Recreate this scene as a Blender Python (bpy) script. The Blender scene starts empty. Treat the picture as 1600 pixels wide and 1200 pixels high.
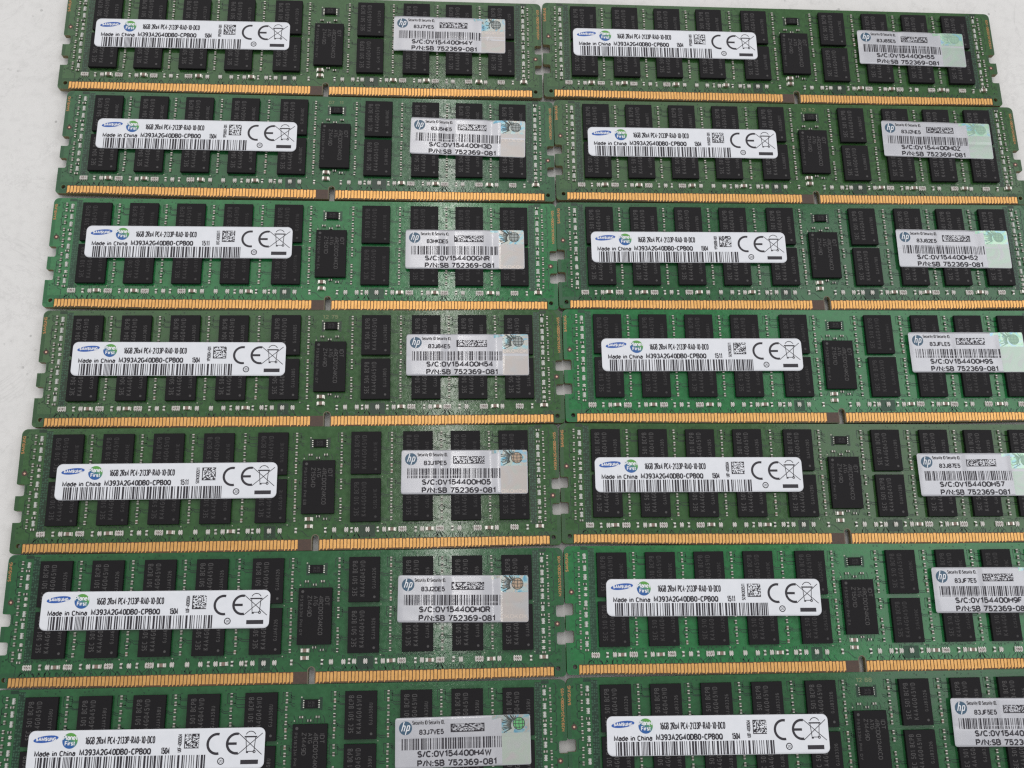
import bpy, bmesh, math, random
from mathutils import Matrix, Vector

MM = 0.001          # every length below is in millimetres
ZT = 2.55           # height of a board's upper face above the table

scene = bpy.context.scene
col = scene.collection

# ------------------------------------------------------------------ camera
cam_data = bpy.data.cameras.new('camera')
cam_data.sensor_width = 36.0
cam_data.lens = 36.0 * 1520.0 / 1600.0
cam_data.clip_start = 0.01
cam_data.clip_end = 20.0
cam = bpy.data.objects.new('camera', cam_data)
col.objects.link(cam)
right = Vector((0.99828, -0.01555, 0.05653))
up = Vector((0.00026, 0.96536, 0.26090))
fwd = right.cross(up) * -1.0
cm = Matrix.Identity(4)
for i in range(3):
    cm[i][0], cm[i][1], cm[i][2] = right[i], up[i], -fwd[i]
cm.translation = Vector((0, 0, (242.516 + ZT) * MM))
cam.matrix_world = cm
scene.camera = cam

# ------------------------------------------------------------------ light
world = bpy.data.worlds.new('World')
scene.world = world
world.use_nodes = True
bg = world.node_tree.nodes['Background']
bg.inputs['Color'].default_value = (0.97, 0.98, 1.0, 1)
bg.inputs['Strength'].default_value = 0.50


def area(name, loc, target, sx, sy, power, color):
    d = bpy.data.lights.new(name, 'AREA')
    d.shape = 'RECTANGLE'
    d.size, d.size_y, d.energy, d.color = sx, sy, power, color
    o = bpy.data.objects.new(name, d)
    col.objects.link(o)
    o.location = loc
    o.rotation_euler = (Vector(target) - Vector(loc)).to_track_quat('-Z', 'Y').to_euler()
    return o


# ceiling tube running away from the viewer, the one mirrored down the left column
area('ceiling_tube_lamp', (-0.015, 0.62, 1.75), (-0.015, 0.62, 0), 0.032, 1.25, 2.4, (1.0, 0.98, 0.95))
# broad, weaker ceiling panel beyond the table
area('ceiling_panel_lamp', (-0.5, 1.5, 2.0), (0, 0.2, 0), 2.6, 1.5, 9.0, (1.0, 0.97, 0.94))
# bright window side on the right
area('window_lamp', (1.45, 0.5, 1.6), (0.95, 0.4, 0), 1.1, 1.5, 7.0, (0.98, 0.99, 1.0))

scene.cycles.filter_width = 1.3
scene.cycles.use_denoising = False
scene.view_settings.view_transform = 'Standard'
scene.view_settings.look = 'None'
scene.view_settings.gamma = 1.0
scene.view_settings.exposure = 0.25
scene.view_settings.use_curve_mapping = False

# ------------------------------------------------------------------ materials


def new_mat(name, color, rough=0.5, metal=0.0, spec=0.5):
    m = bpy.data.materials.new(name)
    m.use_nodes = True
    b = m.node_tree.nodes['Principled BSDF']
    b.inputs['Base Color'].default_value = (*color, 1)
    b.inputs['Roughness'].default_value = rough
    b.inputs['Metallic'].default_value = metal
    b.inputs['Specular IOR Level'].default_value = spec
    return m


def node(nt, kind, **kw):
    n = nt.nodes.new(kind)
    for k, v in kw.items():
        n.inputs[k].default_value = v
    return n


def grain(m, color_a, color_b, scale, bump=0.0, bump_scale=None, dist=0.00005, detail=3.0, rough=None):
    """colour mottling and a fine bump, in object space (metres)"""
    nt = m.node_tree
    b = nt.nodes['Principled BSDF']
    tc = nt.nodes.new('ShaderNodeTexCoord')
    geo = nt.nodes.new('ShaderNodeNewGeometry')
    n = node(nt, 'ShaderNodeTexNoise', Scale=scale, Detail=detail, Roughness=0.6)
    nt.links.new(geo.outputs['Position'], n.inputs['Vector'])
    r = nt.nodes.new('ShaderNodeValToRGB')
    r.color_ramp.elements[0].position, r.color_ramp.elements[1].position = 0.35, 0.65
    r.color_ramp.elements[0].color = (*color_a, 1)
    r.color_ramp.elements[1].color = (*color_b, 1)
    nt.links.new(n.outputs['Fac'], r.inputs['Fac'])
    nt.links.new(r.outputs['Color'], b.inputs['Base Color'])
    if rough:
        mr = nt.nodes.new('ShaderNodeMapRange')
        mr.inputs['From Min'].default_value, mr.inputs['From Max'].default_value = 0.35, 0.65
        mr.inputs['To Min'].default_value, mr.inputs['To Max'].default_value = rough
        nt.links.new(n.outputs['Fac'], mr.inputs['Value'])
        nt.links.new(mr.outputs['Result'], b.inputs['Roughness'])
    if bump:
        n2 = node(nt, 'ShaderNodeTexNoise', Scale=bump_scale or scale, Detail=2.0)
        nt.links.new(geo.outputs['Position'], n2.inputs['Vector'])
        bp = node(nt, 'ShaderNodeBump', Strength=bump, Distance=dist)
        nt.links.new(n2.outputs['Fac'], bp.inputs['Height'])
        nt.links.new(bp.outputs['Normal'], b.inputs['Normal'])
    return m


def scale3(c, k):
    return tuple(x * k for x in c)


GREENS = {
    'olive': (0.037, 0.106, 0.030),
    'teal': (0.021, 0.110, 0.036),
    'bright': (0.021, 0.170, 0.050),
}
MASK, CHANNEL, RIM = {}, {}, {}
for k, c in GREENS.items():
    MASK[k] = grain(new_mat('solder_mask_' + k, c, 0.30), scale3(c, 0.88), scale3(c, 1.12), 900,
                    bump=0.028, bump_scale=1100, dist=0.00012, rough=(0.10, 0.16))
    CHANNEL[k] = grain(new_mat('solder_mask_gap_' + k, c, 0.32), (c[0] * 0.22, c[1] * 0.27, c[2] * 0.36),
                       (c[0] * 0.30, c[1] * 0.36, c[2] * 0.48), 900)
    RIM[k] = grain(new_mat('solder_mask_rim_' + k, c, 0.35), (c[0] * 0.60, c[1] * 0.68, c[2] * 0.72),
                   (c[0] * 0.72, c[1] * 0.80, c[2] * 0.85), 700)
M_VIA = new_mat('via_ring', (0.042, 0.125, 0.07), 0.3)
M_LAM = grain(new_mat('laminate_edge', (0.17, 0.14, 0.055), 0.6), (0.13, 0.10, 0.045), (0.22, 0.18, 0.075), 2500)
M_STRIP = grain(new_mat('bare_laminate', (0.075, 0.040, 0.026), 0.5), (0.062, 0.036, 0.026), (0.085, 0.045, 0.030), 1800)
M_STRIP2 = grain(new_mat('laminate_between_contacts', (0.16, 0.07, 0.025), 0.5), (0.085, 0.038, 0.014), (0.12, 0.055, 0.02), 1800)
M_GOLD = grain(new_mat('contact_gold', (0.85, 0.45, 0.18), 0.42, 1.0), (0.65, 0.355, 0.122), (0.75, 0.425, 0.158), 700,
               bump=0.15, bump_scale=3500, dist=0.00003)
M_EPOXY = grain(new_mat('chip_epoxy', (0.012, 0.011, 0.012), 0.55, spec=0.22), (0.0050, 0.0040, 0.0052), (0.0085, 0.0070, 0.0085), 6000,
                bump=0.30, bump_scale=9000, dist=0.00003)
M_MARK = new_mat('laser_marking', (0.078, 0.074, 0.074), 0.6, spec=0.3)
M_MARK2 = new_mat('laser_marking_faint', (0.048, 0.045, 0.046), 0.6, spec=0.3)
M_TIN = grain(new_mat('solder_tin', (0.80, 0.78, 0.72), 0.38, 0.85), (0.62, 0.61, 0.56), (0.82, 0.80, 0.74), 2500)
M_TIN2 = grain(new_mat('solder_tin_dull', (0.6, 0.58, 0.53), 0.42, 0.8), (0.40, 0.39, 0.35), (0.72, 0.70, 0.63), 1500)
M_BROWN = grain(new_mat('capacitor_ceramic', (0.23, 0.16, 0.125), 0.5), (0.19, 0.135, 0.105), (0.27, 0.19, 0.15), 2500)
M_GREY = new_mat('capacitor_grey', (0.11, 0.105, 0.085), 0.5)
M_DARK = new_mat('resistor_black', (0.02, 0.022, 0.02), 0.4)
M_PALE = grain(new_mat('resistor_array_body', (0.50, 0.47, 0.43), 0.5), (0.52, 0.49, 0.45), (0.62, 0.59, 0.55), 2000)
M_PALE2 = new_mat('resistor_array_grey', (0.52, 0.52, 0.49), 0.4)
M_CODE = new_mat('resistor_code_print', (0.10, 0.05, 0.04), 0.6)
M_COPPER = new_mat('bare_copper_lettering', (0.62, 0.27, 0.10), 0.4, 0.25)
M_SILK = new_mat('silkscreen_print', (0.24, 0.26, 0.13), 0.6)
M_DOT = new_mat('pin_one_dot', (0.40, 0.42, 0.33), 0.5)
M_FIDR = new_mat('fiducial_ring', (0.06, 0.035, 0.022), 0.5)
M_FIDC = new_mat('fiducial_copper', (0.75, 0.42, 0.32), 0.4, 0.3)
M_PAPER = grain(new_mat('label_paper', (0.80, 0.81, 0.85), 0.42), (0.785, 0.80, 0.84), (0.82, 0.83, 0.87), 500,
                bump=0.08, bump_scale=900, dist=0.0001)
M_INK = new_mat('label_ink', (0.022, 0.018, 0.026), 0.5)
M_FADED = new_mat('label_ink_fine', (0.055, 0.05, 0.055), 0.5)
M_BLUE = new_mat('logo_blue', (0.022, 0.105, 0.42), 0.4)
M_WHITE = new_mat('logo_white', (0.84, 0.85, 0.88), 0.45)
M_FOIL = grain(new_mat('sticker_foil', (0.50, 0.50, 0.53), 0.40, 0.30), (0.49, 0.49, 0.525), (0.52, 0.52, 0.55), 300,
               bump=0.006, bump_scale=260, dist=0.0004)
M_HPDISC = new_mat('sticker_logo_blue', (0.045, 0.105, 0.17), 0.35)
M_HOLO_SKY = grain(new_mat('hologram_blue', (0.30, 0.55, 0.66), 0.25, 0.4), (0.25, 0.50, 0.62), (0.50, 0.66, 0.70), 450,
                   detail=1.0)
M_HOLO_SKYG = grain(new_mat('hologram_green', (0.40, 0.64, 0.52), 0.28, 0.4), (0.30, 0.58, 0.62), (0.48, 0.70, 0.46), 380,
                    detail=1.0)
M_RAY = new_mat('hologram_dark_line', (0.045, 0.055, 0.05), 0.4)
M_RAYG = new_mat('hologram_soft_line', (0.27, 0.42, 0.33), 0.4)
HOLO_GLOBE = {'grey': new_mat('hologram_globe_grey', (0.33, 0.36, 0.35), 0.35),
              'orange': new_mat('hologram_globe_orange', (0.46, 0.33, 0.23), 0.35),
              'green': new_mat('hologram_globe_green', (0.13, 0.45, 0.17), 0.35),
              'pale': new_mat('hologram_globe_pale', (0.33, 0.52, 0.38), 0.35)}
HOLO_LOW = {'pink': new_mat('hologram_strip_pink', (0.53, 0.50, 0.49), 0.40, 0.30),
            'green': new_mat('hologram_strip_green', (0.46, 0.56, 0.48), 0.40, 0.30),
            'grey': new_mat('hologram_strip_grey', (0.50, 0.51, 0.50), 0.40, 0.30)}
M_OK = new_mat('hologram_faint_letters', (0.58, 0.51, 0.46), 0.3, 0.4)


def painted_iridescence(m, cols, scale):  # view-dependent hologram shimmer, painted into the base colour as fixed tints
    nt = m.node_tree
    b_ = nt.nodes['Principled BSDF']
    geo = nt.nodes.new('ShaderNodeNewGeometry')
    n_ = node(nt, 'ShaderNodeTexNoise', Scale=scale, Detail=1.5, Distortion=1.5)
    nt.links.new(geo.outputs['Position'], n_.inputs['Vector'])
    r_ = nt.nodes.new('ShaderNodeValToRGB')
    el = r_.color_ramp.elements
    el[0].position, el[0].color = .32, (*cols[0], 1)
    el[1].position, el[1].color = .68, (*cols[-1], 1)
    for k_, c_ in enumerate(cols[1:-1]):
        el.new(.32 + .36 * (k_ + 1) / (len(cols) - 1)).color = (*c_, 1)
    nt.links.new(n_.outputs['Fac'], r_.inputs['Fac'])
    nt.links.new(r_.outputs['Color'], b_.inputs['Base Color'])
    return m


painted_iridescence(M_HOLO_SKY, [(.10, .30, .43), (.23, .42, .47), (.36, .43, .42), (.42, .38, .33), (.20, .38, .48)], 330)
painted_iridescence(M_HOLO_SKYG, [(.25, .50, .62), (.32, .57, .41), (.44, .62, .45), (.41, .57, .54), (.30, .52, .66)], 300)
painted_iridescence(HOLO_LOW['pink'], [(.43, .425, .425), (.45, .42, .405), (.46, .415, .39), (.43, .435, .405)], 160)
painted_iridescence(HOLO_LOW['green'], [(.42, .47, .435), (.40, .515, .425), (.435, .505, .45), (.45, .47, .47)], 160)
painted_iridescence(HOLO_LOW['grey'], [(.44, .45, .44), (.41, .475, .405), (.46, .44, .43)], 200)


def etched_relief(m):
    nt = m.node_tree
    b_ = nt.nodes['Principled BSDF']
    geo = nt.nodes.new('ShaderNodeNewGeometry')
    v_ = nt.nodes.new('ShaderNodeTexVoronoi')
    v_.feature = 'DISTANCE_TO_EDGE'
    v_.inputs['Scale'].default_value = 820
    nt.links.new(geo.outputs['Position'], v_.inputs['Vector'])
    mr = nt.nodes.new('ShaderNodeMapRange')
    mr.inputs['From Min'].default_value, mr.inputs['From Max'].default_value = .03, .14
    nt.links.new(v_.outputs['Distance'], mr.inputs['Value'])
    old = b_.inputs['Normal'].links[0].from_socket
    bp = node(nt, 'ShaderNodeBump', Strength=0.045, Distance=0.00004)
    nt.links.new(mr.outputs['Result'], bp.inputs['Height'])
    nt.links.new(old, bp.inputs['Normal'])
    nt.links.new(bp.outputs['Normal'], b_.inputs['Normal'])


for m_ in MASK.values():
    etched_relief(m_)


def glossy_film(m, rough=0.13):
    b = m.node_tree.nodes['Principled BSDF']
    b.inputs['Coat Weight'].default_value = 1.0
    b.inputs['Coat Roughness'].default_value = rough
    return m


for m_ in [M_FOIL, M_HOLO_SKY, M_HOLO_SKYG] + list(HOLO_LOW.values()):
    glossy_film(m_)


def planet_material():
    m = new_mat('logo_planet', (0.1, 0.3, 0.2), 0.4)
    nt = m.node_tree
    b = nt.nodes['Principled BSDF']
    tc = nt.nodes.new('ShaderNodeTexCoord')
    n = node(nt, 'ShaderNodeTexNoise', Scale=420.0, Detail=2.0)
    nt.links.new(tc.outputs['Object'], n.inputs['Vector'])
    sep = nt.nodes.new('ShaderNodeSeparateXYZ')
    nt.links.new(tc.outputs['Generated'], sep.inputs['Vector'])
    a = nt.nodes.new('ShaderNodeMath'); a.operation = 'MULTIPLY_ADD'
    a.inputs[1].default_value, a.inputs[2].default_value = 0.5, 0.0
    nt.links.new(sep.outputs['X'], a.inputs[0])
    c = nt.nodes.new('ShaderNodeMath'); c.operation = 'MULTIPLY_ADD'
    c.inputs[1].default_value = 0.75
    nt.links.new(sep.outputs['Y'], c.inputs[0]); nt.links.new(a.outputs[0], c.inputs[2])
    d = nt.nodes.new('ShaderNodeMath'); d.operation = 'MULTIPLY_ADD'
    d.inputs[1].default_value = 0.12
    nt.links.new(n.outputs['Fac'], d.inputs[0]); nt.links.new(c.outputs[0], d.inputs[2])
    r = nt.nodes.new('ShaderNodeValToRGB')
    e = r.color_ramp.elements
    e[0].position, e[0].color = 0.50, (0.02, 0.11, 0.36, 1)
    e[1].position, e[1].color = 0.92, (0.11, 0.36, 0.06, 1)
    nt.links.new(d.outputs[0], r.inputs['Fac'])
    nt.links.new(r.outputs['Color'], b.inputs['Base Color'])
    return m


M_PLANET = planet_material()


def table_material():
    m = new_mat('table_laminate', (0.70, 0.69, 0.67), 0.5)
    nt = m.node_tree
    b = nt.nodes['Principled BSDF']
    geo = nt.nodes.new('ShaderNodeNewGeometry')
    pos = geo.outputs['Position']

    def noise(scale, detail, rough=0.6, dist=0.0):
        n = node(nt, 'ShaderNodeTexNoise', Scale=scale, Detail=detail, Roughness=rough, Distortion=dist)
        nt.links.new(pos, n.inputs['Vector'])
        return n.outputs['Fac']

    def ramp(src, p0, c0, p1, c1):
        r = nt.nodes.new('ShaderNodeValToRGB')
        e = r.color_ramp.elements
        e[0].position, e[0].color = p0, (c0, c0, c0, 1)
        e[1].position, e[1].color = p1, (c1, c1, c1, 1)
        nt.links.new(src, r.inputs['Fac'])
        return r.outputs['Color']

    def mult(a, c, f=1.0):
        x = nt.nodes.new('ShaderNodeMix'); x.data_type = 'RGBA'; x.blend_type = 'MULTIPLY'
        x.inputs[0].default_value = f
        nt.links.new(a, x.inputs[6]); nt.links.new(c, x.inputs[7])
        return x.outputs[2]

    base = nt.nodes.new('ShaderNodeRGB'); base.outputs[0].default_value = (0.80, 0.785, 0.765, 1)
    c = mult(base.outputs[0], ramp(noise(40, 5), 0.36, 0.955, 0.60, 1.0))
    c = mult(c, ramp(noise(420, 3), 0.30, 0.93, 0.52, 1.0))
    # scattered dark specks, gathered in patches
    sp = nt.nodes.new('ShaderNodeTexVoronoi'); sp.inputs['Scale'].default_value = 330
    nt.links.new(pos, sp.inputs['Vector'])
    speck = ramp(sp.outputs['Distance'], 0.07, 0.0, 0.16, 1.0)
    gate = ramp(noise(75, 3), 0.56, 1.0, 0.62, 0.0)
    mx = nt.nodes.new('ShaderNodeMix'); mx.data_type = 'RGBA'; mx.blend_type = 'LIGHTEN'; mx.inputs[0].default_value = 1.0
    nt.links.new(speck, mx.inputs[6]); nt.links.new(gate, mx.inputs[7])
    c = mult(c, mx.outputs[2], 0.45)
    # hairline scuffs
    scuff = noise(26, 7, 0.65, 1.2)
    a = nt.nodes.new('ShaderNodeMath'); a.operation = 'SUBTRACT'; a.inputs[1].default_value = 0.5
    nt.links.new(scuff, a.inputs[0])
    ab = nt.nodes.new('ShaderNodeMath'); ab.operation = 'ABSOLUTE'
    nt.links.new(a.outputs[0], ab.inputs[0])
    c = mult(c, ramp(ab.outputs[0], 0.0, 0.82, 0.009, 1.0), 0.5)
    nt.links.new(c, b.inputs['Base Color'])
    bp = node(nt, 'ShaderNodeBump', Strength=0.25, Distance=0.0002)
    nt.links.new(noise(600, 3), bp.inputs['Height'])
    nt.links.new(bp.outputs['Normal'], b.inputs['Normal'])
    return m


M_TABLE = table_material()

# ------------------------------------------------------------------ mesh helpers


class MB:
    """collects polygons (in mm) for one mesh"""

    def __init__(self):
        self.v, self.f, self.mi = [], [], []

    def poly(self, pts, z=0.0, mi=0):
        n = len(self.v)
        self.v += [(p[0], p[1], p[2] if len(p) > 2 else z) for p in pts]
        self.f.append(tuple(range(n, n + len(pts)))); self.mi.append(mi)

    def rect(self, x0, y0, x1, y1, z=0.0, mi=0):
        self.poly([(x0, y0), (x1, y0), (x1, y1), (x0, y1)], z, mi)

    def box(self, x0, y0, z0, x1, y1, z1, mi=0, cham=0.0, bottom=True):
        """box; cham > 0 chamfers the upper edges"""
        n = len(self.v)
        c = cham
        rings = [(x0, y0, x1, y1, z0), (x0, y0, x1, y1, z1 - c)]
        if c:
            rings.append((x0 + c, y0 + c, x1 - c, y1 - c, z1))
        for (a, b, d, e, z) in rings:
            self.v += [(a, b, z), (d, b, z), (d, e, z), (a, e, z)]
        for k in range(len(rings) - 1):
            for i in range(4):
                j = (i + 1) % 4
                self.f.append((n + 4 * k + i, n + 4 * k + j, n + 4 * k + 4 + j, n + 4 * k + 4 + i)); self.mi.append(mi)
        t = n + 4 * (len(rings) - 1)
        self.f.append((t, t + 1, t + 2, t + 3)); self.mi.append(mi)
        if bottom:
            self.f.append((n + 3, n + 2, n + 1, n)); self.mi.append(mi)

    def prism(self, pts, z0, z1, mi=0, side_mi=None):
        """upright prism over a convex or simple outline (ccw)"""
        n, k = len(self.v), len(pts)
        s = mi if side_mi is None else side_mi
        self.v += [(p[0], p[1], z1) for p in pts] + [(p[0], p[1], z0) for p in pts]
        self.f.append(tuple(range(n, n + k))); self.mi.append(mi)
        for i in range(k):
            j = (i + 1) % k
            self.f.append((n + i, n + k + i, n + k + j, n + j)); self.mi.append(s)

    def path(self, pts, w, z=0.0, mi=0):
        """flat ribbon along a polyline"""
        L = []
        for i, p in enumerate(pts):
            a = pts[max(i - 1, 0)]; b = pts[min(i + 1, len(pts) - 1)]
            d = Vector((b[0] - a[0], b[1] - a[1])).normalized()
            L.append(((p[0] - d.y * w / 2, p[1] + d.x * w / 2), (p[0] + d.y * w / 2, p[1] - d.x * w / 2)))
        for i in range(len(L) - 1):
            self.poly([L[i][1], L[i + 1][1], L[i + 1][0], L[i][0]], z, mi)

    def disc(self, cx, cy, r, z=0.0, mi=0, n=12, ry=None, rot=0.0):
        ry = ry or r
        c, s = math.cos(rot), math.sin(rot)
        pts = []
        for i in range(n):
            t = 2 * math.pi * i / n
            a, b = r * math.cos(t), ry * math.sin(t)
            pts.append((cx + c * a - s * b, cy + s * a + c * b))
        self.poly(pts, z, mi)

    def fine_disc(self, cx, cy, r, z=0.0, mi=0, n=32, ry=None, rot=0.0, rings=6):
        """disc cut into rings so that it can follow a bent label"""
        ry = ry or r
        c, s = math.cos(rot), math.sin(rot)

        def pt(k, i):
            t = 2 * math.pi * i / n
            a, b = r * k / rings * math.cos(t), ry * k / rings * math.sin(t)
            return (cx + c * a - s * b, cy + s * a + c * b)
        for k in range(rings):
            for i in range(n):
                if k == 0:
                    self.poly([(cx, cy), pt(1, i), pt(1, i + 1)], z, mi)
                else:
                    self.poly([pt(k, i), pt(k + 1, i), pt(k + 1, i + 1), pt(k, i + 1)], z, mi)

    def ring(self, cx, cy, r0, r1, z=0.0, mi=0, n=16, a0=0.0, a1=2 * math.pi):
        for i in range(n):
            t, u = a0 + (a1 - a0) * i / n, a0 + (a1 - a0) * (i + 1) / n
            self.poly([(cx + r0 * math.cos(t), cy + r0 * math.sin(t)), (cx + r1 * math.cos(t), cy + r1 * math.sin(t)),
                       (cx + r1 * math.cos(u), cy + r1 * math.sin(u)), (cx + r0 * math.cos(u), cy + r0 * math.sin(u))], z, mi)

    def text(self, s, x0, y0, x1, y1, z=0.0, mi=0, rot=0, wt=.14, gap=.24, shear=0.0):
        """stroke lettering fitted into a box; rot 1 = reads upwards, -1 = reads downwards"""
        strokes, total = lay_out(s, gap)
        h = (y1 - y0) if rot == 0 else (x1 - x0)
        w = (x1 - x0) if rot == 0 else (y1 - y0)
        t = wt * h
        for k, st in enumerate(strokes):
            pts = []
            for a, b in st:
                a = t / 2 + (a + shear * b) / (total + shear) * (w - t)
                b = t / 2 + b * (h - t)
                if rot == 0:
                    pts.append((x0 + a, y0 + b))
                elif rot == 1:
                    pts.append((x1 - b, y0 + a))
                else:
                    pts.append((x0 + b, y1 - a))
            self.stroke(pts, t, z + .0006 * (k % 5), mi)

    def stroke(self, pts, w, z=0.0, mi=0):
        """mitred ribbon"""
        closed = len(pts) > 3 and (Vector(pts[0]) - Vector(pts[-1])).length < 1e-6
        n = len(pts)
        L = []
        for i in range(n):
            a = pts[i - 1] if i else (pts[n - 2] if closed else None)
            c = pts[i + 1] if i < n - 1 else (pts[1] if closed else None)
            p = Vector(pts[i])
            d0 = (p - Vector(a)).normalized() if a else None
            d1 = (Vector(c) - p).normalized() if c else None
            d0 = d0 or d1; d1 = d1 or d0
            d = d0 + d1
            d = d.normalized() if d.length > 1e-6 else d0
            k = min(1 / max(d.dot(d0), .45), 2.0)
            L.append(((p.x - d.y * w / 2 * k, p.y + d.x * w / 2 * k), (p.x + d.y * w / 2 * k, p.y - d.x * w / 2 * k)))
        for i in range(n - 1):
            self.poly([L[i][1], L[i + 1][1], L[i + 1][0], L[i][0]], z, mi)

    def add(self, other, dx=0, dy=0, rot=0.0, sc=1.0):
        n = len(self.v)
        c, s = math.cos(rot) * sc, math.sin(rot) * sc
        self.v += [(dx + c * x - s * y, dy + s * x + c * y, z) for x, y, z in other.v]
        self.f += [tuple(n + i for i in f) for f in other.f]
        self.mi += other.mi

    def mesh(self, name, mats):
        me = bpy.data.meshes.new(name)
        me.from_pydata([(x * MM, y * MM, z * MM) for x, y, z in self.v], [], self.f)
        for m in mats:
            me.materials.append(m)
        me.polygons.foreach_set('material_index', self.mi)
        me.update()
        return me


def A(cx, cy, rx, ry, a0, a1, n=7):
    return [(cx + rx * math.cos(math.radians(a0 + (a1 - a0) * i / n)),
             cy + ry * math.sin(math.radians(a0 + (a1 - a0) * i / n))) for i in range(n + 1)]


def stadium(w):
    r = w / 2
    p = A(r, 1 - r, r, r, 180, 0) + A(r, r, r, r, 0, -180)
    return p + [p[0]]


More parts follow.
